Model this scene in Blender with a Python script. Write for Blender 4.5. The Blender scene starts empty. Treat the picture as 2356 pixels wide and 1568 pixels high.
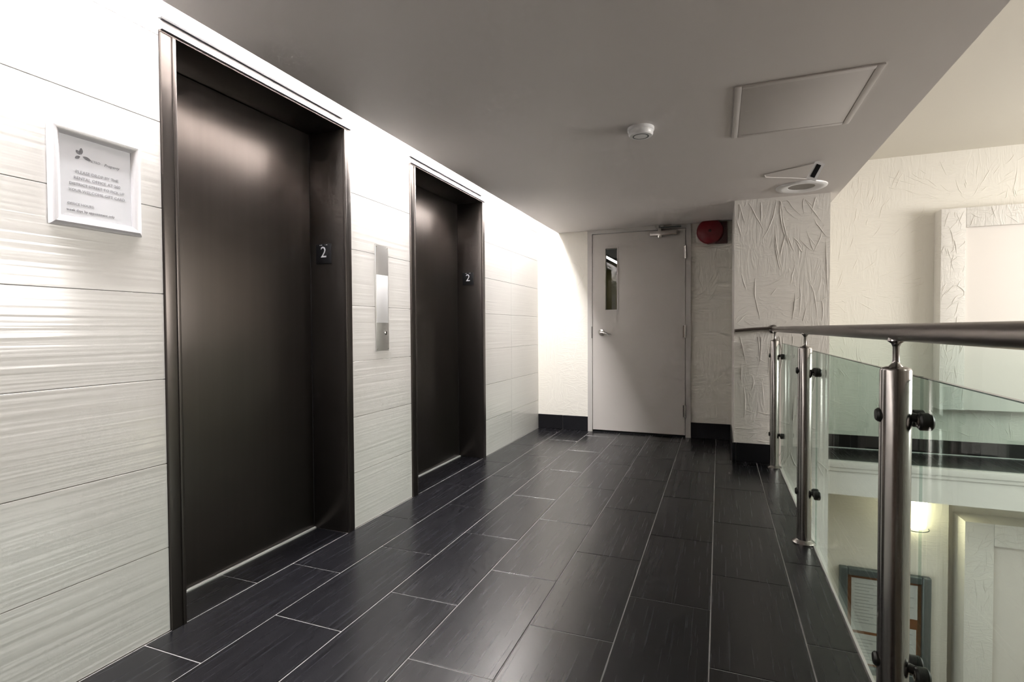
import bpy, bmesh, math, random
from mathutils import Vector, Matrix

random.seed(7)
S = bpy.context.scene
C = S.collection

# ------------------------------------------------------------------ camera
F_PX, YAW, PITCH, ROLL, CAM_H = 1212.0, .3747, -.0228, -.0055, 1.07
cam_d = bpy.data.cameras.new('camera')
cam_d.sensor_fit = 'HORIZONTAL'
cam_d.sensor_width = 36.0
cam_d.lens = 36.0 * F_PX / 2356.0
cam_d.clip_start = .02
cam_d.clip_end = 100
cam = bpy.data.objects.new('camera', cam_d)
C.objects.link(cam)
_R0 = Vector((math.cos(YAW), math.sin(YAW), 0))
_F0 = Vector((-math.sin(YAW), math.cos(YAW), 0))
_U0 = Vector((0, 0, 1))
_F = _F0 * math.cos(PITCH) + _U0 * math.sin(PITCH)
_U = -_F0 * math.sin(PITCH) + _U0 * math.cos(PITCH)
_R = _R0 * math.cos(ROLL) + _U * math.sin(ROLL)
_U2 = _U * math.cos(ROLL) - _R0 * math.sin(ROLL)
M = Matrix((_R, _U2, -_F)).transposed().to_4x4()
M.translation = (0, 0, CAM_H)
cam.matrix_world = M
S.camera = cam

# ------------------------------------------------------------------ world, light levels, exposure
W = bpy.data.worlds.new('world')
S.world = W
W.use_nodes = True
W.node_tree.nodes['Background'].inputs[0].default_value = (1.0, .97, .93, 1)
W.node_tree.nodes['Background'].inputs[1].default_value = 1.0
TUBE_STRENGTH = 43.0       # fluorescent tubes in the cove over the elevators
FILL_STRENGTH = 5.2       # unseen fill panels added above the stair opening to brighten it
SCONCE_STRENGTH = 5.0
STAIR_STRENGTH = 4.0
WINDOW_POWER = 48.0        # daylight through the window in the far right wall
S.view_settings.view_transform = 'Standard'
S.view_settings.look = 'None'
S.view_settings.gamma = 1
S.view_settings.use_curve_mapping = False
S.view_settings.exposure = 1.45
S.cycles.use_adaptive_sampling = True
S.cycles.adaptive_threshold = .06
S.cycles.adaptive_min_samples = 16
S.cycles.use_light_tree = False
S.cycles.light_sampling_threshold = .03
S.cycles.max_bounces = 6
S.cycles.diffuse_bounces = 4
S.cycles.glossy_bounces = 3
S.cycles.transparent_max_bounces = 10
S.cycles.caustics_reflective = False
S.cycles.caustics_refractive = False
S.cycles.sample_clamp_indirect = 6.0

wl = bpy.data.lights.new('window_daylight', 'AREA')
wl.shape = 'RECTANGLE'
wl.size, wl.size_y = .8, 2.3
wl.energy = WINDOW_POWER
wl.color = (1.0, .955, .915)
wlo = bpy.data.objects.new('window_daylight', wl)
wlo.location = (4.47, 3.2, 1.55)
wlo.rotation_euler = (0, math.radians(90), 0)
C.objects.link(wlo)

# ------------------------------------------------------------------ materials
def mat(name, col, rough=.5, metal=0, spec=.5, emit=None, es=0):
    m = bpy.data.materials.new(name)
    m.use_nodes = True
    b = m.node_tree.nodes['Principled BSDF']
    b.inputs['Base Color'].default_value = (*col, 1)
    b.inputs['Roughness'].default_value = rough
    b.inputs['Metallic'].default_value = metal
    b.inputs['Specular IOR Level'].default_value = spec
    if emit:
        b.inputs['Emission Color'].default_value = (*emit, 1)
        b.inputs['Emission Strength'].default_value = es
    return m

def nodes(m):
    nt = m.node_tree
    return nt, nt.nodes, nt.links, nt.nodes['Principled BSDF']

def coords(m, scale, kind='Object', rnd=0.0):
    nt, N, L, b = nodes(m)
    tc = N.new('ShaderNodeTexCoord')
    mp = N.new('ShaderNodeMapping')
    mp.inputs['Scale'].default_value = scale
    L.new(tc.outputs[kind], mp.inputs['Vector'])
    if rnd:
        oi = N.new('ShaderNodeObjectInfo')
        mu = N.new('ShaderNodeMath'); mu.operation = 'MULTIPLY'; mu.inputs[1].default_value = rnd
        cb = N.new('ShaderNodeCombineXYZ')
        L.new(oi.outputs['Random'], mu.inputs[0])
        for k in range(3): L.new(mu.outputs[0], cb.inputs[k])
        L.new(cb.outputs[0], mp.inputs['Location'])
    return mp.outputs[0]

def noise(m, vec, scale=1, detail=3, rough=.5, dist=0):
    nt, N, L, b = nodes(m)
    n = N.new('ShaderNodeTexNoise')
    n.inputs['Scale'].default_value = scale
    n.inputs['Detail'].default_value = detail
    n.inputs['Roughness'].default_value = rough
    n.inputs['Distortion'].default_value = dist
    L.new(vec, n.inputs['Vector'])
    return n.outputs['Fac']

def ramp(m, fac, stops):
    nt, N, L, b = nodes(m)
    r = N.new('ShaderNodeValToRGB')
    e = r.color_ramp.elements
    while len(e) < len(stops): e.new(.5)
    for k, (p, c) in enumerate(stops):
        e[k].position = p
        e[k].color = (*c, 1) if len(c) == 3 else c
    L.new(fac, r.inputs[0])
    return r.outputs[0]

def bump(m, height, strength, dist):
    nt, N, L, b = nodes(m)
    bp = N.new('ShaderNodeBump')
    bp.inputs['Strength'].default_value = strength
    bp.inputs['Distance'].default_value = dist
    L.new(height, bp.inputs['Height'])
    L.new(bp.outputs[0], b.inputs['Normal'])

def setin(m, sock, name):
    nt, N, L, b = nodes(m)
    L.new(sock, b.inputs[name])

# white wavy glazed wall tile
M_TILE = mat('white_wave_tile', (.84, .82, .80), .13)
v = coords(M_TILE, (1.0, 1.1, 62.0), rnd=37.0)
bump(M_TILE, noise(M_TILE, v, 1.0, 1.5, .45), .42, .0022)
M_WGROUT = mat('wall_grout', (.66, .65, .64), .85)
M_PAINT = mat('white_paint', (.80, .79, .775), .6)
# corridor ceiling paint
M_CEIL = mat('ceiling_paint', (.66, .625, .61), .55)
v = coords(M_CEIL, (1, 1, 1))
bump(M_CEIL, noise(M_CEIL, v, 240, 2), .15, .0006)
M_ACEIL = mat('atrium_ceiling_paint', (.66, .63, .56), .7)
v = coords(M_ACEIL, (1, 1, 1))
bump(M_ACEIL, noise(M_ACEIL, v, 160, 3), .4, .0012)
# dark wood-grain floor tile
M_FLOOR = mat('black_grain_tile', (.012, .012, .013), .30, 0, .5)
v = coords(M_FLOOR, (125, 2.6, 1), rnd=53.0)
g1 = noise(M_FLOOR, v, 1.0, 3, .55, .1)
setin(M_FLOOR, ramp(M_FLOOR, g1, [(.25, (.0040, .0039, .0048)), (.55, (.0095, .0092, .0115)), (.85, (.017, .0165, .0205))]), 'Base Color')
setin(M_FLOOR, ramp(M_FLOOR, g1, [(.25, (.25, .25, .25)), (.8, (.285, .285, .285))]), 'Roughness')
M_GROUT = mat('floor_grout', (.30, .285, .285), .8)
M_BASE = mat('black_base_tile', (.007, .007, .009), .30, 0, .3)
# dark bronze metal
M_BRONZE = mat('bronze_metal', (.080, .070, .064), .30, .85)
v = coords(M_BRONZE, (60, 60, 1.2), rnd=9)
setin(M_BRONZE, ramp(M_BRONZE, noise(M_BRONZE, v, 1, 3), [(.3, (.28, .28, .28)), (.75, (.33, .33, .33))]), 'Roughness')
M_LEAF = mat('bronze_door_panel', (.066, .057, .051), .285, .8)
v = coords(M_LEAF, (1, 30, .5))
nl = noise(M_LEAF, v, 1, 3)
setin(M_LEAF, ramp(M_LEAF, nl, [(.2, (.062, .054, .048)), (.8, (.070, .060, .054))]), 'Base Color')
M_STEEL = mat('brushed_steel', (.33, .315, .305), .22, 1)
M_PANELST = mat('bright_panel_steel', (.66, .65, .64), .36, .9)
M_SHEEN = mat('painted_steel_sheen', (.84, .84, .86), .35, .1)  # pale colour stands in for the bright reflection on the call panel
v = coords(M_STEEL, (90, 90, .8))
setin(M_STEEL, ramp(M_STEEL, noise(M_STEEL, v, 1, 2), [(.3, (.17, .17, .17)), (.75, (.30, .30, .30))]), 'Roughness')
M_HEAD = mat('satin_head_trim', (.36, .345, .345), .45, .2)
M_RAIL = mat('bronze_handrail', (.20, .175, .165), .30, 1)
M_SILL = mat('sill_aluminium', (.62, .61, .60), .4, .3)
M_BLACK = mat('black_plastic', (.006, .006, .007), .5, 0, .25)
M_DARK = mat('dark_void', (.01, .01, .01), .9)
M_WHITEPL = mat('white_plastic', (.82, .82, .83), .3)
M_SILVER = mat('silver_frame', (.80, .79, .82), .28, .35)
M_PAPER = mat('paper', (.80, .81, .86), .4)
M_INK = mat('grey_ink', (.16, .16, .18), .6)
M_INKL = mat('pale_ink', (.33, .33, .36), .6)
M_PLTXT = mat('plate_numeral', (.55, .56, .58), .4)
M_DOOR = mat('door_paint', (.50, .475, .45), .42)
M_DFRAME = mat('door_frame_paint', (.48, .46, .44), .42)
M_CHROME = mat('satin_chrome', (.62, .60, .58), .22, 1)
M_RED = mat('red_enamel', (.125, .002, .006), .3)
M_DRED = mat('dark_red_box', (.03, .001, .002), .4)
M_CORK = mat('cork_board', (.27, .10, .035), .85)
v = coords(M_CORK, (1, 1, 1))
setin(M_CORK, ramp(M_CORK, noise(M_CORK, v, 220, 3), [(.35, (.20, .070, .022)), (.7, (.33, .135, .05))]), 'Base Color')
M_ALU = mat('grey_aluminium', (.12, .145, .15), .35, .5)
M_NPAPER = mat('notice_paper', (.72, .72, .74), .7)
M_OLIVE = mat('olive_stair_paint', (.17, .145, .04), .7)
M_RUBBER = mat('clamp_rubber', (.010, .011, .010), .4)

def stucco(name, col, bscale, strength):
    m = mat(name, col, .62)
    a = coords(m, (16, 16, 3.0))
    n1 = noise(m, a, bscale, 3, .55, 1.4)
    nt, N, L, b = nodes(m)
    r1 = ramp(m, n1, [(.40, (0, 0, 0)), (.50, (1, 1, 1)), (.60, (0, 0, 0))])
    a2 = coords(m, (4.0, 4.0, 15))
    n2 = noise(m, a2, bscale, 2, .5, 1.8)
    r2 = ramp(m, n2, [(.42, (0, 0, 0)), (.50, (1, 1, 1)), (.58, (0, 0, 0))])
    big = noise(m, coords(m, (1, 1, 1)), 2.6, 2)
    mx = N.new('ShaderNodeMix'); mx.data_type = 'RGBA'
    L.new(ramp(m, big, [(.44, (0, 0, 0)), (.56, (1, 1, 1))]), mx.inputs[0])
    L.new(r1, mx.inputs[6]); L.new(r2, mx.inputs[7])
    bump(m, mx.outputs[2], strength, .0025)
    return m
M_STUC = stucco('cream_stucco', (.78, .755, .69), 1.0, .35)
M_STUCP = stucco('pillar_stucco', (.72, .695, .655), 1.0, .35)
M_STUCF = stucco('surround_stucco', (.74, .72, .68), 1.3, .55)
M_RIDGE = mat('stucco_ridge', (.72, .695, .655), .6)
M_RIDGEC = mat('stucco_ridge_cream', (.78, .755, .69), .6)
M_SMOOTH = mat('smooth_panel_paint', (.74, .70, .66), .5)
M_FASCIA = mat('fascia_paint', (.74, .73, .70), .55)

def glass_mat(name, tint, edge=1.0):
    m = bpy.data.materials.new(name); m.use_nodes = True
    N, L = m.node_tree.nodes, m.node_tree.links
    N.clear()
    o = N.new('ShaderNodeOutputMaterial')
    t = N.new('ShaderNodeBsdfTransparent'); t.inputs[0].default_value = (*tint, 1)
    g = N.new('ShaderNodeBsdfGlossy'); g.inputs['Roughness'].default_value = .02
    lw = N.new('ShaderNodeLayerWeight'); lw.inputs[0].default_value = .5
    pw = N.new('ShaderNodeMath'); pw.operation = 'POWER'; pw.inputs[1].default_value = 4.0
    fr = N.new('ShaderNodeMath'); fr.operation = 'MULTIPLY_ADD'; fr.inputs[1].default_value = .38; fr.inputs[2].default_value = .035
    L.new(lw.outputs['Facing'], pw.inputs[0]); L.new(pw.outputs[0], fr.inputs[0])
    mx = N.new('ShaderNodeMixShader')
    L.new(fr.outputs[0], mx.inputs[0]); L.new(t.outputs[0], mx.inputs[1]); L.new(g.outputs[0], mx.inputs[2])
    L.new(mx.outputs[0], o.inputs[0])
    return m
M_GLASS = glass_mat('green_glass', (.865, .925, .905))
M_GLASSF = glass_mat('pale_glass', (.93, .965, .955))
M_CLEAR = glass_mat('clear_glass', (.96, .97, .96))
M_GEDGE = mat('glass_edge', (.05, .11, .09), .2)

# ------------------------------------------------------------------ geometry helpers
def box(bm, x0, x1, y0, y1, z0, z1):
    vs = [bm.verts.new(p) for p in ((x0, y0, z0), (x1, y0, z0), (x1, y1, z0), (x0, y1, z0), (x0, y0, z1), (x1, y0, z1), (x1, y1, z1), (x0, y1, z1))]
    for f in ((3, 2, 1, 0), (4, 5, 6, 7), (0, 1, 5, 4), (1, 2, 6, 5), (2, 3, 7, 6), (3, 0, 4, 7)):
        bm.faces.new([vs[i] for i in f])

def BX(*b):
    bm = bmesh.new()
    for k in b: box(bm, *k)
    return bm

def bevel(bm, w, seg=2):
    bmesh.ops.bevel(bm, geom=list(bm.edges), offset=w, segments=seg, profile=.6, affect='EDGES', clamp_overlap=True)
    return bm

def BB(x0, x1, y0, y1, z0, z1, w=.003, seg=2):
    return bevel(BX((x0, x1, y0, y1, z0, z1)), w, seg)

def frame_of(axis):
    a = Vector(axis).normalized()
    t = Vector((0, 0, 1)) if abs(a.z) < .9 else Vector((0, 1, 0))
    u = a.cross(t).normalized()
    return a, u, a.cross(u).normalized()

def lathe(bm, origin, axis, prof, n=24, a0=0, a1=2 * math.pi):
    """prof: (radius, distance along axis)"""
    o = Vector(origin); a, u, w = frame_of(axis)
    full = abs(a1 - a0) > 6.28
    cnt = n if full else n + 1
    rings = []
    for r, d in prof:
        c = o + a * d
        if r < 1e-6:
            rings.append([bm.verts.new(c)])
        else:
            rings.append([bm.verts.new(c + (u * math.cos(a0 + (a1 - a0) * k / n) + w * math.sin(a0 + (a1 - a0) * k / n)) * r) for k in range(cnt)])
    for A, B in zip(rings, rings[1:]):
        m = n if full else n
        for k in range(m):
            k2 = (k + 1) % cnt
            if len(A) == 1 and len(B) == 1: continue
            if len(A) == 1: bm.faces.new((A[0], B[k], B[k2]))
            elif len(B) == 1: bm.faces.new((A[k], B[0], A[k2]))
            else: bm.faces.new((A[k], B[k], B[k2], A[k2]))

def LT(origin, axis, prof, n=24):
    bm = bmesh.new(); lathe(bm, origin, axis, prof, n); return bm

def tube(bm, pts, r, n=12):
    pts = [Vector(p) for p in pts]
    rings = []
    prev = None
    for i, p in enumerate(pts):
        d = (pts[min(i + 1, len(pts) - 1)] - pts[max(i - 1, 0)]).normalized()
        if prev is None:
            a, u, w = frame_of(d)
        else:
            u = (prev - d * prev.dot(d)).normalized(); w = d.cross(u)
        prev = u
        rings.append([bm.verts.new(p + (u * math.cos(2 * math.pi * k / n) + w * math.sin(2 * math.pi * k / n)) * r) for k in range(n)])
    for A, B in zip(rings, rings[1:]):
        for k in range(n): bm.faces.new((A[k], A[(k + 1) % n], B[(k + 1) % n], B[k]))
    bm.faces.new(rings[0][::-1]); bm.faces.new(rings[-1])

def TB(pts, r, n=12):
    bm = bmesh.new(); tube(bm, pts, r, n); return bm

SMOOTH_ANGLE = math.radians(35)
def mesh(name, bm, m):
    bmesh.ops.recalc_face_normals(bm, faces=list(bm.faces))
    me = bpy.data.meshes.new(name)
    for f in bm.faces: f.smooth = True
    for e in bm.edges:
        if len(e.link_faces) == 2 and e.calc_face_angle(0) > SMOOTH_ANGLE: e.smooth = False
    bm.to_mesh(me); bm.free()
    me.materials.append(m)
    return me

def tag(o, label=None, cat=None, group=None, kind=None):
    if label: o['label'] = label
    if cat: o['category'] = cat
    if group: o['group'] = group
    if kind: o['kind'] = kind
    return o

def empty(name, loc, label, cat, group=None, kind=None):
    o = bpy.data.objects.new(name, None)
    o.location = loc
    o.empty_display_size = .1
    C.objects.link(o)
    return tag(o, label, cat, group, kind)

def wloc(o):
    l = Vector(o.location)
    while o.parent: o = o.parent; l += o.location
    return l

def obj(name, bm, m, parent=None, label=None):
    """mesh built in world coordinates -> object with its origin at its own foot"""
    xs = [v.co for v in bm.verts]
    lo = Vector((min(p.x for p in xs), min(p.y for p in xs), min(p.z for p in xs)))
    hi = Vector((max(p.x for p in xs), max(p.y for p in xs), max(p.z for p in xs)))
    org = Vector(((lo.x + hi.x) / 2, (lo.y + hi.y) / 2, lo.z))
    bmesh.ops.translate(bm, verts=list(bm.verts), vec=-org)
    o = bpy.data.objects.new(name, mesh(name, bm, m))
    C.objects.link(o)
    if parent:
        o.parent = parent
        o.location = org - wloc(parent)
    else:
        o.location = org
    if label: o['label'] = label
    return o

_tiles = {}
def piece(name, parent, x0, x1, y0, y1, z0, z1, m, bev=.0012):
    """one tile; alike pieces share their mesh"""
    key = (name, round(x1 - x0, 4), round(y1 - y0, 4), round(z1 - z0, 4), m.name)
    if key not in _tiles:
        dx, dy, dz = (x1 - x0) / 2, (y1 - y0) / 2, (z1 - z0) / 2
        _tiles[key] = mesh(name, bevel(BX((-dx, dx, -dy, dy, -dz, dz)), bev, 1), m)
    o = bpy.data.objects.new(name, _tiles[key])
    C.objects.link(o)
    o.parent = parent
    o.location = Vector(((x0 + x1) / 2, (y0 + y1) / 2, (z0 + z1) / 2)) - wloc(parent)
    return o

def text(name, body, size, loc, xdir, ydir, m, parent, align='CENTER', ext=.0004, shear=0):
    cu = bpy.data.curves.new(name, 'FONT')
    cu.body = body; cu.size = size; cu.align_x = align; cu.align_y = 'CENTER'; cu.extrude = ext; cu.shear = shear
    cu.resolution_u = 2
    t = bpy.data.objects.new(name, cu); C.objects.link(t)
    dg = bpy.context.evaluated_depsgraph_get()
    me = bpy.data.meshes.new_from_object(t.evaluated_get(dg))
    bpy.data.objects.remove(t)
    me.materials.clear(); me.materials.append(m)
    X, Y = Vector(xdir), Vector(ydir); Z = X.cross(Y)
    R = Matrix((X, Y, Z)).transposed().to_4x4()
    me.transform(R)
    o = bpy.data.objects.new(name, me); C.objects.link(o)
    o.parent = parent
    o.location = Vector(loc) - wloc(parent)
    return o

# ------------------------------------------------------------------ layout numbers
XL = -1.823            # face of the tiled elevator wall
XR = .437              # edge of the landing
YB = 5.41              # back wall
YP = 4.58              # front of the pillar
ZC = 2.08              # corridor ceiling
ZA = 2.515             # ceiling over the stair opening
XS = -1.59             # ceiling edge beside the light cove
XE = .838              # ceiling edge over the opening
Y0 = -2.4              # how far the place is built behind the camera
XW = 4.5               # far wall of the opening
ZL = -2.75             # lower floor
J0, DJ, TL = -.0265, .305, .672
E1, E2 = (1.283, 2.297), (2.878, 4.008)
JW = .052

# ================================================================== FLOOR
floor = obj('floor', BX((-2.2, XR - .006, Y0, YB, -.24, -.0022)), M_GROUT)
tag(floor, 'black wood-grain tiled landing floor with pale grout lines', 'floor', kind='structure')
G = .0022
offs = {-6: 1.189, -5: 1.496, -4: 1.80, -3: 1.45, -2: 1.774, -1: 2.1123, 0: 1.75, 1: 2.00}
def col_edges(k): return J0 + DJ * k, J0 + DJ * (k + 1)
for k in range(-6, 2):
    a, b = col_edges(k)
    b = min(b, XR - .008)
    y = offs[k] - TL * math.ceil((offs[k] - (Y0 + .6)) / TL)
    while y < YB:
        y0, y1 = y, min(y + TL, YB)
        xa, xb = a, b
        if k == -6: xa = max(a, XL + .004)
        if k == 0 and y0 >= YP: xb = .101
        elif k == 0 and y1 > YP: y1 = YP
        if k == 1: y1 = min(y1, YP)
        if y0 < y1:
            if k == 0 and y0 < YP <= y1 and y + TL > YP + .02: piece('tile', floor, xa + G, .101 - G, YP - G, min(y + TL, YB) - G, -.010, 0, M_FLOOR)
            if y1 - y0 > .02: piece('tile', floor, xa + G, xb - G, y0 + G, y1 - G, -.010, 0, M_FLOOR)
        y += TL
# recesses in front of the elevator doors
for (ea, eb), cut in ((E1, 1.66), (E2, 3.74)):
    for y0, y1 in ((ea + JW, cut), (cut, eb - JW)):
        piece('tile', floor, -2.024, XL, y0 + G, y1 - G, -.010, 0, M_FLOOR)
obj('edge_strip', BX((XR - .006, XR + .003, Y0, YP, -.24, .0045)), M_SILL, floor, 'bright metal strip along the landing edge')

# ================================================================== LEFT WALL
wall_left = obj('wall_left', BX((-2.2, XL - .012, Y0, E1[0], -.02, 2.165), (-2.2, XL - .012, E1[1], E2[0], -.02, 2.165), (-2.2, XL - .012, E2[1], YB, -.02, 2.165),
                                (-2.2, -2.07, E1[0], E1[1], -.02, 2.165), (-2.2, -2.07, E2[0], E2[1], -.02, 2.165)), M_WGROUT)
tag(wall_left, 'white wavy tiled wall around the two elevators', 'wall', kind='structure')
obj('upper_band', BX((-2.2, XL - .004, Y0, YB, 2.165, 2.52)), M_PAINT, wall_left)
spans = [(Y0, -.98), (-.98, -.073), (-.073, .834 - .25), (.584, E1[0]), (E1[1], E2[0]), (E2[1], 4.62), (4.62, YB)]
for y0, y1 in spans:
    z = 0.0
    while z < 2.16:
        z1 = min(z + .3, 2.165)
        piece('tile', wall_left, XL - .012, XL, y0 + .0008, y1 - .0008, z + .001, z1 - .001, M_TILE, .0009)
        z += .3

# ================================================================== BACK WALL
DX0, DX1 = -1.273, -.255
wall_back = obj('wall_back', BX((XL - .3, DX0, YB, YB + .14, -.24, ZA + .05), (DX1, .2, YB, YB + .14, -.24, ZA + .05), (DX0, DX1, YB, YB + .14, 2.088, ZA + .05),
                                (.2, XW, YB, YB + .14, ZL, ZA + .05)), M_STUC)
tag(wall_back, 'cream stucco back wall with swirled trowel marks', 'wall', kind='structure')

def ridge(bm, pts, w, h, nrm):
    n = Vector(nrm); pts = [Vector(p) for p in pts]; L_ = len(pts)
    rows = []
    for i, p in enumerate(pts):
        d = (pts[min(i + 1, L_ - 1)] - pts[max(i - 1, 0)]).normalized()
        s = d.cross(n).normalized()
        k = math.sin(math.pi * (i + .15) / (L_ - .7))
        k = max(k, .05)
        rows.append([bm.verts.new(p - s * w * k - n * .001), bm.verts.new(p - s * w * .35 * k + n * h * k), bm.verts.new(p + s * w * .35 * k + n * h * k), bm.verts.new(p + s * w * k - n * .001)])
    for A, B in zip(rows, rows[1:]):
        for k in range(3): bm.faces.new((A[k], A[k + 1], B[k + 1], B[k]))

def trowel(bm, x0, x1, z0, z1, y, count, lmin, lmax, w, h, rng, fan=None, ang=None):
    for _ in range(count):
        x, z = rng.uniform(x0, x1), rng.uniform(z0, z1)
        if fan: a = math.atan2(z - fan[1], x - fan[0]) + rng.gauss(0, .12)
        else: a = rng.gauss(*ang)
        l = rng.uniform(lmin, lmax); c = rng.gauss(0, .10)
        pts = []
        for i in range(8):
            t = i / 7 - .5
            aa = a + c * t * 2
            px = x + math.cos(aa) * l * t + rng.gauss(0, .0012); pz = z + math.sin(aa) * l * t
            pts.append((min(max(px, x0), x1), y, min(max(pz, z0), z1)))
        ridge(bm, pts, w * rng.uniform(.6, 1.3), h * rng.uniform(.5, 1.2), (0, -1, 0))

rng = random.Random(3)
bm = bmesh.new()
for fx, fz, x0, x1, z0, z1, n_ in ((1.9, 2.08, 1.35, 2.6, 2.08, 2.44, 46), (.95, 1.35, .95, 1.6, 1.2, 2.4, 60), (1.3, .2, .9, 1.65, .14, 1.1, 50), (2.2, .1, 1.6, 2.6, .14, .38, 26)):
    trowel(bm, x0, x1, z0, z1, YB, n_, .05, .2, .004, .0022, rng, fan=(fx, fz))
trowel(bm, -1.8, -1.3, .2, 2.0, YB, 26, .08, .25, .004, .0018, rng, ang=(1.57, .4))
trowel(bm, -.2, .1, .2, 1.85, YB, 20, .08, .25, .004, .0018, rng, ang=(1.2, .6))
trowel(bm, 2.0, 2.6, 2.1, 2.4, YB, 10, .06, .2, .004, .0022, rng, ang=(1.57, .2))
r_ = obj('trowel_ridges', bm, M_RIDGEC, wall_back); r_['kind'] = 'stuff'

# ================================================================== PILLAR
pillar = obj('pillar', BX((.112, .775, YP, YB, ZL, ZC)), M_STUCP)
tag(pillar, 'white stucco pillar with raised trowel ridges beside the glass railing', 'pillar', kind='structure')
rng = random.Random(11)
bm = bmesh.new()
trowel(bm, .125, .765, 1.12, 2.05, YP, 24, .15, .45, .0042, .0034, rng, ang=(1.57, .16))
trowel(bm, .42, .765, 1.65, 2.05, YP, 13, .1, .3, .0038, .003, rng, ang=(2.1, .2))
trowel(bm, .125, .765, 1.1, 1.5, YP, 9, .08, .2, .0035, .002, rng, ang=(.6, .35))
trowel(bm, .125, .765, .35, 1.0, YP, 26, .14, .4, .004, .0032, rng, ang=(1.57, .12))
trowel(bm, .125, .765, .16, .42, YP, 26, .05, .18, .0035, .003, rng, ang=(.2, .5))
trowel(bm, .125, .765, -1.3, .12, YP, 50, .1, .35, .004, .0035, rng, ang=(1.57, .5))
r_ = obj('trowel_ridges', bm, M_RIDGE, pillar); r_['kind'] = 'stuff'

# ================================================================== CEILINGS
ceiling = obj('ceiling', BX((XS, XE, Y0, YB, ZC, 2.56)), M_CEIL)
tag(ceiling, 'low grey painted ceiling over the elevator landing', 'ceiling', kind='structure')
cove = obj('ceiling_cove', BX((-2.2, XS, Y0, YB, 2.50, 2.56)), M_PAINT)
tag(cove, 'white top of the light cove above the elevators', 'ceiling', kind='structure')
ceil2 = obj('ceiling_opening', BX((XE, XW, Y0, YB, ZA, ZA + .06)), M_ACEIL)
tag(ceil2, 'higher beige ceiling over the stair opening', 'ceiling', kind='structure')

# ================================================================== FAR SIDE OF THE OPENING
YF = 4.845
ledge = obj('floor_ledge', BX((.775, XW, YF, YB, -.045, -.0022)), M_GROUT)
tag(ledge, 'narrow black tiled ledge behind the far glass screen', 'floor', kind='structure')
x = .775
while x < XW:
    piece('tile', ledge, x + G, min(x + TL, XW) - G, YF + .025, YB - .014, -.010, 0, M_FLOOR); x += TL
obj('nosing', BB(.775, XW, YF - .022, YF + .024, -.045, .002, .004), M_FASCIA, ledge)
obj('caulk_line', BX((.775, XW, YB - .014, YB, -.01, .006)), M_PAINT, ledge)
beam = obj('beam', BX((.775, XW, YF, YB, -.265, -.045)), M_FASCIA)
tag(beam, 'white fascia beam under the ledge across the opening', 'beam', kind='structure')
obj('bead', BB(.775, XW, YF - .012, YF + .01, -.075, -.045, .003), M_FASCIA, beam)

def surround(name, label, x0, x1, z0, z1, depth, border):
    yf = YB - depth
    o = empty(name, ((x0 + x1) / 2, YB, z0), label, 'surround', kind='structure')
    obj('side_post', BB(x0, x0 + border, yf, YB, z0, z1, .006), M_STUCF, o)
    obj('side_post', BB(x1 - border, x1, yf, YB, z0, z1, .006), M_STUCF, o)
    obj('head', BB(x0 + border, x1 - border, yf, YB, z1 - border * .95, z1, .006), M_STUCF, o)
    obj('inset_panel', BX((x0 + border, x1 - border, yf + .03, YB, z0 + .002, z1 - border * .95)), M_SMOOTH, o, 'smooth pale panel')
    rg = random.Random(int(x0 * 100))
    b_ = bmesh.new()
    trowel(b_, x0 + .01, x0 + border - .01, z0 + .05, z1 - .03, yf, 60, .05, .18, .0035, .003, rg, ang=(1.2, .5))
    trowel(b_, x0 + border, x1 - .01, z1 - border * .95 + .01, z1 - .01, yf, 60, .05, .18, .0035, .003, rg, ang=(.2, .5))
    q = obj('trowel_ridges', b_, M_RIDGE, o); q['kind'] = 'stuff'
    return o
surround('trim_1', 'white stucco surround of a smooth panel above the far ledge', 1.671, 2.95, .395, 2.02, .146, .165)
surround('trim_2', 'white stucco surround of a smooth panel on the lower level', 1.823, 3.0, ZL, -.475, .235, .185)
YQ = 5.29
pier = obj('wall_lower', BX((.775, 1.755, YQ, YB, ZL, -.265)), M_STUC)
tag(pier, 'cream stucco wall of the lower level carrying the notice board', 'wall', kind='structure')

wall_right = obj('wall_right', BX((XW, XW + .12, Y0, 2.05, ZL, ZA + .06), (XW, XW + .12, 4.40, YB, ZL, ZA + .06), (XW, XW + .12, 2.05, 4.40, ZL, 1.14), (XW, XW + .12, 2.05, 4.40, 1.97, ZA + .06)), M_STUC)
tag(wall_right, 'cream stucco wall with a window on the far side of the opening', 'wall', kind='structure')
win = empty('window_1', (XW + .06, 3.22, 1.14), 'white framed window high in the far side wall', 'window', kind='structure')
for y0, y1, z0, z1 in ((2.05, 2.09, 1.14, 1.97), (4.36, 4.40, 1.14, 1.97), (2.09, 4.36, 1.14, 1.18), (2.09, 4.36, 1.93, 1.97), (3.2, 3.24, 1.18, 1.93)):
    obj('window_frame', BX((XW + .03, XW + .09, y0, y1, z0, z1)), M_PAINT, win)
for y0, y1 in ((2.09, 3.2), (3.24, 4.36)):
    obj('pane', BX((XW + .055, XW + .061, y0, y1, 1.18, 1.93)), M_CLEAR, win)
wall_front = obj('wall_front', BX((-2.2, XW, Y0 - .12, Y0, ZL, 2.56)), mat('brown_wood_wall', (.11, .075, .055), .5))
tag(wall_front, 'dark brown wall at the near end of the landing', 'wall', kind='structure')
floor_lower = obj('floor_lower', BX((-.2, XW, Y0, YB, ZL - .1, ZL)), mat('brown_floor', (.16, .12, .09), .4))
tag(floor_lower, 'brown floor of the storey below the opening', 'floor', kind='structure')

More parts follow.
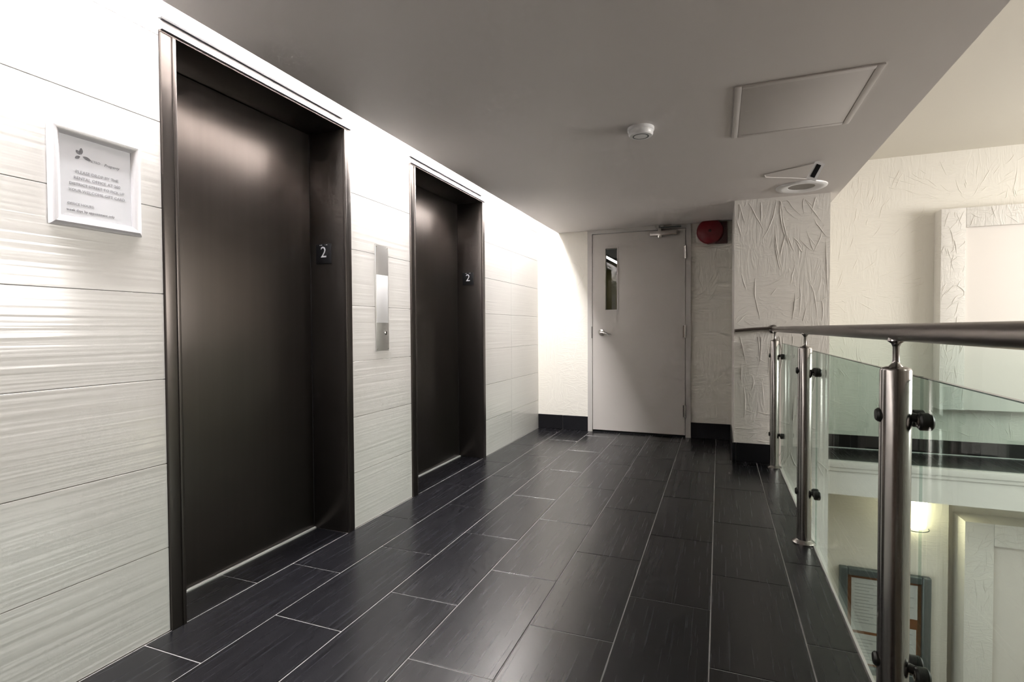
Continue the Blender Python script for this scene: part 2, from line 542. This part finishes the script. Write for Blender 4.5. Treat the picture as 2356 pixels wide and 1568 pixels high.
# ================================================================== BASEBOARDS
def baseboard(name, label, runs):
    o = empty(name, (runs[0][0], runs[0][2], 0), label, 'baseboard', kind='structure')
    for r in runs: piece('tile', o, *r, M_BASE, .0015)
    return o
BH = .150
baseboard('baseboard_back', 'black tile baseboard on the back wall beside the grey door', [
    (XL + .002, -1.549, YB - .011, YB, .001, BH), (-1.546, DX0 - .002, YB - .011, YB, .001, BH),
    (DX1 + .002, .1, YB - .011, YB, .001, BH)])
baseboard('baseboard_pillar', 'black tile baseboard around the foot of the stucco pillar', [
    (.101, .128, YP - .011, YP, .001, BH), (.131, .437, YP - .011, YP, .001, BH),
    (.101, .112, YP + .001, YB - .012, .001, BH)])
runs = []
x = .778
while x < XW:
    runs.append((x, min(x + .303, XW), YB - .010, YB, .006, .118)); x += .305
baseboard('baseboard_ledge', 'black tile baseboard above the far ledge', runs)

# ================================================================== ELEVATORS
def elevator(name, label, span):
    ea, eb = span
    o = empty(name, (XL, (ea + eb) / 2, 0), label, 'elevator door', kind='structure')
    xf = XL + .010
    for y0, y1 in ((ea, ea + JW), (eb - JW, eb)):
        j = obj('jamb', BB(-2.065, xf, y0, y1, 0, 2.112, .0035), M_BRONZE, o)
    jr = obj('jamb_edge', BB(XL - .002, xf + .004, eb - JW - .001, eb - JW + .012, .0, 2.11, .002), M_BRONZE, o)
    jl = obj('jamb_edge', BB(XL - .002, xf + .004, ea + JW - .012, ea + JW + .001, .0, 2.11, .002), M_BRONZE, o)
    hd = obj('head', BB(-2.065, xf, ea, eb, 2.112, 2.120, .002), M_BRONZE, o)
    hb = BX((XL - .004, xf + .010, ea, eb, 2.120, 2.158))
    for v_ in hb.verts:
        if v_.co.x > XL and v_.co.z > 2.14: v_.co.x = XL + .002
    ht = obj('head_trim', hb, M_HEAD, o, 'pale satin metal trim over the opening')
    obj('cap', BX((XL - .004, xf + .004, ea + .004, eb - .06, 2.158, 2.1655)), M_BLACK, ht)
    obj('door_panel', BB(-2.068, -2.040, ea + JW + .001, eb - JW - .004, .008, 2.110, .002), M_LEAF, o)
    obj('slot_line', BX((-2.066, -2.0405, eb - JW - .004, eb - JW, .008, 2.11)), M_DARK, o)
    obj('sill', BB(-2.040, -2.026, ea + JW, eb - JW, -.004, .006, .001), M_SILL, o, 'bright metal sill strip')
    return o
elevator('door_1', 'dark bronze elevator door closer to the white framed notice', E1)
elevator('door_2', 'dark bronze elevator door closer to the grey hallway door', E2)

def number_plate(label, span, xc, zc):
    y = span[1] - JW
    o = empty('floor_number_plate', (xc, y, zc - .052), label, 'sign', 'floor number plates on the elevator jambs')
    obj('plate', BB(xc - .050, xc + .050, y - .004, y, zc - .052, zc + .052, .001), M_BLACK, o)
    text('numeral', '2', .082, (xc, y - .0045, zc + .006), (1, 0, 0), (0, 0, 1), M_PLTXT, o)
    b = bmesh.new()
    for kx, kz in ((-.022, .046), (-.012, .046), (.012, .046), (.022, .046)):
        lathe(b, (xc + kx, y - .0035, zc + kz), (0, -1, 0), [(.003, 0), (.002, .0012), (0, .0016)], 8)
    q = obj('braille_dots', b, M_PLTXT, o)
number_plate('black floor number 2 plate on the elevator jamb next to the steel call panel', E1, -1.951, 1.473)
number_plate('black floor number 2 plate on the jamb of the elevator nearer the grey door', E2, -1.945, 1.488)

# call panel
cp = empty('elevator_call_panel', (XL, 2.571, .948), 'tall narrow brushed steel elevator call panel between the two elevators', 'call panel')
obj('face_plate', BB(XL, XL + .006, 2.509, 2.633, .948, 1.557, .0015), M_PANELST, cp)
obj('sheen_plate', BB(XL + .005, XL + .0072, 2.515, 2.627, 1.11, 1.385, .0008), M_SHEEN, cp, 'pale plate painting in the bright reflection on the steel')
k = obj('key_switch', LT((XL + .006, 2.600, 1.052), (1, 0, 0), [(.013, -.001), (.013, .003), (.010, .005), (0, .005)], 20), M_CHROME, cp)
obj('key_slot', BX((XL + .0108, XL + .0118, 2.598, 2.602, 1.044, 1.060)), M_DARK, k)
for z_ in (1.545, .960):
    for y_ in (2.519, 2.623):
        obj('screw', LT((XL + .006, y_, z_), (1, 0, 0), [(.004, -.001), (.004, .0006), (.002, .0014), (0, .0014)], 10), M_CHROME, cp)
# ================================================================== WALL NOTICE
sy0, sy1, sz0, sz1 = .942, 1.205, 1.386, 1.688
ws = empty('wall_notice', (XL, (sy0 + sy1) / 2, sz0), 'printed notice in a shiny white snap frame on the tiled wall', 'sign')
XF = XL + .001
fw = .030
def rail_bar(p0, p1, inward):
    """rounded frame bar from p0 to p1 (y,z), mitred, profile rising from the wall"""
    b = bmesh.new()
    prof = [(0, 0), (0, .008), (.004, .014), (.011, .0175), (.018, .016), (.025, .011), (fw, .006), (fw, 0)]
    d = Vector((0, p1[0] - p0[0], p1[1] - p0[1])).normalized()
    n = Vector((0, inward[0], inward[1]))
    rows = []
    for p, s in ((p0, 1), (p1, -1)):
        rows.append([b.verts.new(Vector((XF + hh, p[0], p[1])) + n * t + d * t * s) for t, hh in prof])
    for i in range(len(prof) - 1):
        b.faces.new((rows[0][i], rows[0][i + 1], rows[1][i + 1], rows[1][i]))
    b.faces.new((rows[0][0], rows[1][0], rows[1][-1], rows[0][-1]))
    b.faces.new(rows[0]); b.faces.new(rows[1][::-1])
    return b
for p0, p1, inw in (((sy0, sz0), (sy1, sz0), (0, 1)), ((sy1, sz0), (sy1, sz1), (-1, 0)), ((sy1, sz1), (sy0, sz1), (0, -1)), ((sy0, sz1), (sy0, sz0), (1, 0))):
    obj('frame_bar', rail_bar(p0, p1, inw), M_SILVER, ws)
sheet = obj('sheet', BX((XF, XF + .004, sy0 + fw - .002, sy1 - fw + .002, sz0 + fw - .002, sz1 - fw + .002)), M_PAPER, ws, 'white printed sheet')
xt = XF + .0045
def line(s, size, yc, z, m=M_INKL, al='CENTER', sh=0): text('lettering', s, size, (xt, yc, z), (0, 1, 0), (0, 0, 1), m, sheet, al, .0002, sh)
def petal(ang, l, w_, cy, cz):
    b = bmesh.new(); n_ = 8; vs = []
    for i in range(n_ * 2):
        t = i / n_ if i <= n_ else (2 * n_ - i) / n_
        sgn = 1 if i <= n_ else -1
        u_, v_ = .004 + l * t, sgn * w_ * math.sin(math.pi * min(max(t, 0), 1)) ** .8
        vs.append(b.verts.new((xt, cy + u_ * math.cos(ang) - v_ * math.sin(ang), cz + u_ * math.sin(ang) + v_ * math.cos(ang))))
    b.faces.new(vs)
    r_ = bmesh.ops.extrude_face_region(b, geom=list(b.faces))
    bmesh.ops.translate(b, verts=[e for e in r_['geom'] if isinstance(e, bmesh.types.BMVert)], vec=(.0003, 0, 0))
    return b
for a_, l_ in ((2.35, .016), (.85 + .7, .020), (3.75, .017), (-.25, .024)):
    obj('emblem_petal', petal(a_, l_, .0045, 1.030, 1.606), M_INK, sheet)
line('METRO', .010, 1.067, 1.597, M_INKL)
line('Property', .0125, 1.117, 1.596, M_INKL, sh=.25)
yc = 1.075
line('PLEASE DROP BY THE', .0128, yc, 1.555)
line('RENTAL OFFICE AT 200', .0128, yc, 1.536)
line('DISTRICT STREET TO PICK UP', .0118, yc, 1.517)
line('YOUR WELCOME GIFT CARD', .0122, yc, 1.498)
line('OFFICE HOURS:', .0105, .990, 1.456, M_INKL, 'LEFT')
line('week days by appointment only', .0105, .988, 1.437, M_INK, 'LEFT')

# ================================================================== HALL DOOR
door = empty('door_3', ((DX0 + DX1) / 2, YB, 0), 'pale grey hallway door with a narrow glazed slot', 'door', kind='structure')
yf = YB - .022
fwd = .048
frm = obj('door_frame', BX((DX0, DX0 + fwd, yf, YB + .12, 0, 2.088), (DX1 - fwd, DX1, yf, YB + .12, 0, 2.088), (DX0 + fwd, DX1 - fwd, yf, YB + .12, 2.042, 2.088)), M_DFRAME, door)
lx0, lx1, lz0, lz1 = DX0 + fwd + .004, DX1 - fwd - .005, .022, 2.036
vx0, vx1, vz0, vz1 = -1.086, -.969, 1.262, 1.886
yl = YB - .016
leaf = obj('leaf', BX((lx0, vx0, yl, yl + .044, lz0, lz1), (vx1, lx1, yl, yl + .044, lz0, lz1), (vx0, vx1, yl, yl + .044, lz0, vz0), (vx0, vx1, yl, yl + .044, vz1, lz1)), M_DOOR, door)
obj('vision_frame', BX((vx0 - .012, vx0, yl - .006, yl, vz0 - .012, vz1 + .012), (vx1, vx1 + .012, yl - .006, yl, vz0 - .012, vz1 + .012), (vx0, vx1, yl - .006, yl, vz0 - .012, vz0), (vx0, vx1, yl - .006, yl, vz1, vz1 + .012)), M_DOOR, leaf)
obj('vision_glass', BX((vx0, vx1, yl + .018, yl + .024, vz0, vz1)), M_CLEAR, leaf)
obj('threshold', BX((DX0 + fwd, DX1 - fwd, YB - .01, YB + .12, -.002, .008)), M_BLACK, door)
hx, hz = -1.128, 1.030
hn = obj('handle', LT((hx, yl, hz), (0, -1, 0), [(.034, 0), (.034, .006), (.030, .010), (.014, .012), (.013, .045), (0, .046)], 24), M_CHROME, door)
obj('lever', TB([(hx - .006, yl - .042, hz), (hx + .02, yl - .050, hz - .002), (hx + .06, yl - .052, hz - .012), (hx + .105, yl - .046, hz - .026)], .0095), M_CHROME, hn)
obj('strike_plate', BX((lx0 - .012, lx0 - .001, yf - .001, yf + .01, .97, 1.09)), M_CHROME, door)
for z_ in (1.807, 1.037, .257):
    hg = obj('hinge', LT((lx1 + .003, yf - .006, z_ - .062), (0, 0, 1), [(0, 0), (.008, 0), (.008, .124), (0, .124)], 12), M_CHROME, door)
    obj('hinge_leaf', BX((lx1 - .020, lx1, yl - .003, yl, z_ - .058, z_ + .058)), M_CHROME, hg)
clo = obj('closer', BB(-.640, -.385, yl - .052, yl, 1.975, 2.020, .008), M_CHROME, door)
obj('pinion', LT((-.545, yl - .030, 1.955), (0, 0, 1), [(0, 0), (.019, 0), (.022, .010), (.022, .085), (.016, .095), (0, .095)], 18), M_CHROME, clo)
obj('arm', BX((-.555, -.345, yl - .038, yl - .022, 2.050, 2.060)), M_ALU, clo)
obj('forearm', TB([(-.545, yl - .03, 2.055), (-.545, yl - .06, 2.066), (-.55, yl - .012, 2.072)], .008), M_CHROME, clo)
obj('arm_shoe', BX((-.58, -.51, yf - .02, yf, 2.046, 2.076)), M_CHROME, clo)

# stairwell seen through the glazed slot
sw = obj('wall_stairwell', BX((-2.2, .1, 7.0, 7.1, 0, 2.6), (-2.3, -2.2, 5.56, 7.1, 0, 2.6), (.1, .2, 5.56, 7.1, 0, 2.6)), M_OLIVE)
tag(sw, 'olive stairwell walls behind the glazed slot of the grey door', 'wall', kind='structure')
sc_ = obj('ceiling_stairwell', BX((-2.2, .1, 5.56, 7.0, 2.06, 2.6), (-2.2, .1, 6.66, 7.0, 1.955, 2.06)), M_DARK)
tag(sc_, 'dark stairwell soffit behind the grey door', 'ceiling', kind='structure')
sf_ = obj('floor_stairwell', BX((-2.2, .1, 5.56, 7.0, -.1, 0)), M_DARK)
tag(sf_, 'dark stairwell floor behind the grey door', 'floor', kind='structure')
st = empty('stairwell_light', (-1.2, 6.9, 1.8), 'slanted white light tube seen through the glazed door slot', 'light')
M_STAIRTUBE = mat('stair_tube_glow', (1, 1, 1), .5, emit=(1, .97, .88), es=STAIR_STRENGTH)
obj('tube', TB([(-1.44, 6.58, 2.035), (-1.02, 6.58, 1.79)], .012), M_STAIRTUBE, st)
obj('mounting_rail', TB([(-1.46, 6.62, 2.046), (-1.00, 6.62, 1.778)], .018, 8), M_WHITEPL, st)
obj('bracket', BX((-1.06, -1.02, 6.63, 7.0, 1.78, 1.82)), M_WHITEPL, st)

# ================================================================== FIRE BELL
fb = empty('fire_bell', (-.083, YB, 1.86), 'round red fire alarm bell high on the wall beside the grey door', 'bell')
bc = (-.083, YB - .042, 1.986)
obj('back_box', BB(-.110, .070, YB - .045, YB, 1.868, 2.070, .006), M_DRED, fb)
gong = obj('gong', LT(bc, (0, -1, 0), [(.119, 0), (.122, .006), (.121, .014), (.112, .030), (.090, .040), (.045, .046), (.020, .047), (0, .047)], 40), M_RED, fb)
obj('centre_bolt', LT((bc[0], bc[1] - .047, bc[2]), (0, -1, 0), [(.013, -.002), (.013, .004), (.009, .009), (0, .010)], 14), M_DRED, gong)

# ================================================================== CEILING THINGS
sd = empty('smoke_detector', (-.372, 2.74, ZC), 'small round white smoke detector on the grey ceiling', 'smoke detector')
obj('base_ring', LT((-.372, 2.74, ZC), (0, 0, -1), [(.066, 0), (.066, .014), (.062, .018), (0, .018)], 32), M_WHITEPL, sd)
obj('sensor_cap', LT((-.372, 2.74, ZC - .016), (0, 0, -1), [(.062, 0), (.061, .016), (.055, .024), (.020, .027), (0, .027)], 32), M_WHITEPL, sd)
obj('vent_ring', LT((-.372, 2.74, ZC - .0405), (0, 0, -1), [(.040, 0), (.040, .002), (.034, .002), (.034, 0)], 28), M_ALU, sd)

ah = empty('access_hatch', (.325, 2.735, ZC), 'square painted access hatch set in the grey ceiling', 'hatch')
hx0, hx1, hy0, hy1 = .058, .592, 2.42, 3.055
for b_ in ((hx0, hx0 + .028, hy0, hy1), (hx1 - .028, hx1, hy0, hy1), (hx0 + .028, hx1 - .028, hy0, hy0 + .028), (hx0 + .028, hx1 - .028, hy1 - .028, hy1)):
    obj('hatch_frame', BB(*b_, ZC - .007, ZC, .0025), M_CEIL, ah)
obj('hatch_door', BB(hx0 + .030, hx1 - .030, hy0 + .030, hy1 - .030, ZC - .0055, ZC, .001), M_CEIL, ah)
obj('latch', LT((hx0 + .06, 2.70, ZC - .004), (0, 0, -1), [(.010, 0), (.010, .0015), (0, .002)], 14), M_CEIL, ah)

rl = empty('recessed_ceiling_fixture', (.545, 4.30, ZC), 'round recessed ceiling fixture with white trim ring near the stucco pillar', 'ceiling fixture')
obj('trim_ring', LT((.545, 4.30, ZC), (0, 0, -1), [(.165, 0), (.163, .007), (.150, .014), (.120, .012), (.088, .005), (.085, 0)], 48), M_WHITEPL, rl)
obj('inner_baffle', LT((.545, 4.30, ZC), (0, 0, -1), [(.086, .003), (.070, .0025), (0, .0015)], 32), mat('baffle_grey', (.30, .28, .26), .6), rl)
# tilted tag on a looped cord
tg = empty('hanging_tag', (.56, 3.70, ZC), 'small tilted white-rimmed dark tag hanging from a looped ceiling cord', 'tag')
bm = bmesh.new()
tc_, ux = Vector((.5455, 3.70, 2.0245)), Vector((.45, 0, .893)).normalized()
uy = Vector((-ux.z, 0, ux.x))
def plate(hl, hw, y0, y1):
    b = bmesh.new()
    vs = []
    for y in (y0, y1):
        for a_, c_ in ((-1, -1), (1, -1), (1, 1), (-1, 1)):
            p = tc_ + ux * hl * a_ + uy * hw * c_; vs.append(b.verts.new((p.x, y, p.z)))
    for f in ((0, 1, 2, 3), (7, 6, 5, 4), (0, 4, 5, 1), (1, 5, 6, 2), (2, 6, 7, 3), (3, 7, 4, 0)): b.faces.new([vs[i] for i in f])
    return b
obj('rim', plate(.056, .028, 3.696, 3.704), M_WHITEPL, tg)
obj('dark_face', plate(.040, .013, 3.694, 3.6965), M_BLACK, tg)
obj('cord', TB([(.563, 3.70, ZC - .004), (.42, 3.78, ZC - .003), (.275, 3.86, ZC - .003), (.285, 3.93, ZC - .003), (.45, 4.02, ZC - .003), (.60, 4.115, ZC - .003)], .0026, 8), M_CEIL, tg)

# ================================================================== GLASS RAILING
XG = .395
RZ = 1.057
XGL = .447             # glass hangs just outside the landing edge
gr = empty('glass_railing', (XG, 2.9, 0), 'stainless steel and green glass railing along the landing edge', 'railing')
posts = (4.462, 2.945, 1.512, .075)
PR = .0325
for py in posts:
    p = obj('post', LT((XG, py, 0), (0, 0, 1), [(0, .004), (PR, .004), (PR, .966), (PR - .003, .971), (PR - .012, .975), (0, .975)], 32), M_STEEL, gr)
    obj('flange', LT((XG, py, 0), (0, 0, 1), [(.052, 0), (.052, .006), (.046, .012), (PR + .002, .018), (PR, .020)], 32), M_STEEL, p)
    obj('rail_rod', LT((XG, py, .972), (0, 0, 1), [(.018, 0), (.009, .010), (.0072, .018), (.0072, .050), (.010, .058), (.018, .064), (.016, .072)], 20), M_STEEL, p)
    for cz in (.857, .255):
        cap = obj('bolt_cap', LT((XG - PR + .004, py + .004, cz), (-1, 0, 0), [(.017, 0), (.017, .006), (.013, .011), (0, .012)], 20), M_RUBBER, p)
        sp = obj('spacer', TB([(XG + PR - .006, py - .006, cz), (XGL - .008, py - .012, cz - .004)], .011, 14), M_RUBBER, p)
        for sgn in (1, -1):
            if py == posts[0] and sgn == 1: continue
            yc_ = py + sgn * .024
            cl = obj('glass_clamp', LT((XGL - .014, yc_, cz - .008), (1, 0, 0), [(0, 0), (.017, 0), (.021, .004), (.021, .024), (.017, .028), (0, .028)], 24), M_RUBBER, p)
            obj('clamp_screw', LT((XGL - .014, yc_, cz - .008), (-1, 0, 0), [(.011, -.001), (.011, .002), (.007, .003), (0, .003)], 16), M_CHROME, cl)
obj('handrail', TB([(XG, YP, RZ), (XG, 3, RZ), (XG, 1, RZ), (XG, Y0, RZ)], .0205, 28), M_RAIL, gr)
obj('pillar_bar', TB([(XG, YP - .012, RZ + .010), (.25, YP - .012, RZ + .002), (.118, YP - .012, RZ - .010)], .0115, 14), M_RAIL, gr)  # slim bar across the pillar face at rail height
obj('wall_flange', LT((XG, YP, RZ), (0, -1, 0), [(.034, 0), (.034, .005), (.021, .008)], 28), M_STEEL, gr)
for ya, yb in ((posts[1] + .006, posts[0] + .02), (posts[2] + .006, posts[1] - .006), (posts[3] + .006, posts[2] - .006), (Y0 + .01, posts[3] - .006)):
    gp = obj('glass_panel', BX((XGL - .005, XGL + .005, ya, yb, -.06, .949)), M_GLASS, gr)
    obj('top_edge', BX((XGL - .005, XGL + .005, ya, yb, .949, .9515)), M_GEDGE, gp)

fg = empty('glass_screen', (2.6, YF + .03, 0), 'frameless glass screen standing on the far ledge', 'glass screen')
x = .79
while x < XW - .1:
    x1 = min(x + 1.75, XW - .02)
    gp = obj('glass_panel', BX((x, x1 - .006, YF + .026, YF + .036, .003, 1.06)), M_GLASSF, fg)
    x = x1
obj('base_channel', BX((.79, XW - .02, YF + .022, YF + .040, .0005, .004)), M_SILL, fg)

# ================================================================== LOWER LEVEL: SCONCES AND NOTICE BOARD
M_SHADE = mat('opal_shade_glow', (1, 1, 1), .4, emit=(1, .86, .54), es=SCONCE_STRENGTH)
def sconce(label, x, zb, YB):
    o = empty('wall_sconce', (x, YB, zb), label, 'wall light', 'opal wall lights on the lower level')
    b = bmesh.new()
    prof = [(0, 0), (.060, .002), (.074, .010), (.080, .030), (.084, .25), (.080, .262), (0, .262)]
    lathe(b, (x, YB - .012, zb), (0, 0, 1), prof, 28)
    for v_ in b.verts: v_.co.y = min(v_.co.y, YB - .012)
    obj('shade', b, M_SHADE, o, 'glowing opal glass shade')
    obj('back_plate', BB(x - .07, x + .07, YB - .012, YB, zb + .02, zb + .24, .003), M_CHROME, o)
    pts = [(x + .098 * math.cos(t), YB - .010 - .098 * math.sin(t), zb - .006) for t in [math.pi * i / 20 for i in range(21)]]
    obj('lower_band', TB(pts, .004, 8), M_ALU, o)
sconce('glowing opal wall light below the far ledge beside the notice board', 1.520, -.600, YQ)
sconce('glowing opal wall light at the end of the lower back wall', 4.30, -.55, YB)

nb = empty('notice_board', (1.308, YQ, -1.90), 'grey metal framed cork notice board on the lower level wall', 'notice board')
bx0, bx1, bz0, bz1 = 0.979, 1.632, -1.90, -1.000
obj('cork_panel', BX((bx0 + .02, bx1 - .02, YQ - .02, YQ, bz0 + .02, bz1 - .02)), M_CORK, nb)
for b_ in ((bx0, bx0 + .062, bz0, bz1), (bx1 - .062, bx1, bz0, bz1), (bx0 + .062, bx1 - .062, bz1 - .062, bz1), (bx0 + .062, bx1 - .062, bz0, bz0 + .062)):
    fr_ = obj('frame_bar', BB(b_[0], b_[1], YQ - .055, YQ, b_[2], b_[3], .012, 3), M_ALU, nb)
obj('glazing', BX((bx0 + .055, bx1 - .055, YQ - .040, YQ - .036, bz0 + .055, bz1 - .055)), M_CLEAR, nb)
M_TONER = mat('notice_toner', (.42, .42, .44), .8)
def notice(label, x0, x1, z0, z1, logo=None, rows=7):
    yy = YQ - .0225
    o = empty('notice_sheet', ((x0 + x1) / 2, yy, z0), label, 'paper', 'sheets pinned in the notice board')
    sh = obj('sheet', BX((x0, x1, yy - .0012, yy + .001, z0, z1)), M_NPAPER, o)
    b = bmesh.new()
    top = z1 - .05 - (.06 if logo == 'top' else 0)
    for k_ in range(rows):
        zz = top - k_ * .028
        if zz < z0 + .03 + (.10 if logo == 'low' else 0): break
        box(b, x0 + .025, x1 - .025 - .03 * (k_ % 3), yy - .0016, yy - .0012, zz, zz + .006)
    obj('print_lines', b, M_TONER, sh)
    if logo:
        zc = z1 - .06 if logo == 'top' else z0 + .075
        xc = (x0 + x1) / 2
        lg = LT((xc, yy - .0012, zc), (0, -1, 0), [(.030, 0), (.030, .0005), (.016, .0005), (.016, 0)], 20) if logo == 'low' else LT((xc, yy - .0012, zc), (0, -1, 0), [(.017, 0), (.017, .0005), (0, .0005)], 14)
        obj('print_mark', lg, M_INK, sh)
notice('white notice sheet in the upper corner of the notice board next to the pillar', 1.072, 1.288, -1.545, -1.090, None, 13)
notice('white notice sheet with a small dark mark at the top of the notice board', 1.315, 1.545, -1.373, -1.086, 'top', 6)
notice('white notice sheet below another on the pillar side of the notice board', 1.072, 1.288, -1.82, -1.570, None, 8)
notice('white notice sheet with a round grey mark low on the notice board', 1.315, 1.538, -1.755, -1.459, 'low', 8)

# ================================================================== LIGHT FITTINGS
M_TUBE = mat('fluorescent_glow', (1, 1, 1), .5, emit=(1, .968, .955), es=TUBE_STRENGTH)
n = 0
for i_, yc_ in enumerate((-.95, .28, 1.51, 2.74, 3.97)):
    where = ['behind the viewer', 'above the framed white notice', 'above the elevator door beside the notice', 'above the steel call panel', 'above the elevator door by the grey door'][i_]
    o = empty('cove_light', (-1.725, yc_, 2.44), 'fluorescent batten in the ceiling cove ' + where, 'light', 'fluorescent battens in the cove')
    obj('housing', BB(-1.755, -1.695, yc_ - .60, yc_ + .60, 2.455, 2.50, .003), M_WHITEPL, o)
    obj('lens', BX((-1.770, -1.680, yc_ - .585, yc_ + .585, 2.432, 2.455)), M_TUBE, o)
yc_ = 4.80
o = empty('cove_light', (-1.725, yc_, 2.44), 'short fluorescent batten at the end of the ceiling cove by the back wall', 'light', 'fluorescent battens in the cove')
obj('housing', BB(-1.755, -1.695, yc_ - .22, yc_ + .22, 2.455, 2.50, .003), M_WHITEPL, o)
obj('lens', BX((-1.770, -1.680, yc_ - .21, yc_ + .21, 2.432, 2.455)), M_TUBE, o)

M_FILL = mat('fill_panel_glow', (1, 1, 1), .5, emit=(1, .94, .83), es=FILL_STRENGTH)  # glow of the added out-of-view panels that brighten the opening
for i, (px, py) in enumerate(((2.6, 2.6), (2.6, .6), (3.6, 4.0))):
    o = empty('added_fill_panel', (px, py, ZA), ['added unseen fill panel over the middle of the stair opening', 'added unseen fill panel over the stair opening behind the viewer', 'added unseen fill panel close to the far side window'][i], 'light', 'added fill panels over the stair opening')
    for b_ in ((px - .30, px + .30, py - .30, py - .27), (px - .30, px + .30, py + .27, py + .30), (px - .30, px - .27, py - .27, py + .27), (px + .27, px + .30, py - .27, py + .27)):
        obj('light_frame', BX((*b_, ZA - .02, ZA)), M_WHITEPL, o)
    obj('diffuser', BX((px - .27, px + .27, py - .27, py + .27, ZA - .014, ZA - .004)), M_FILL, o)
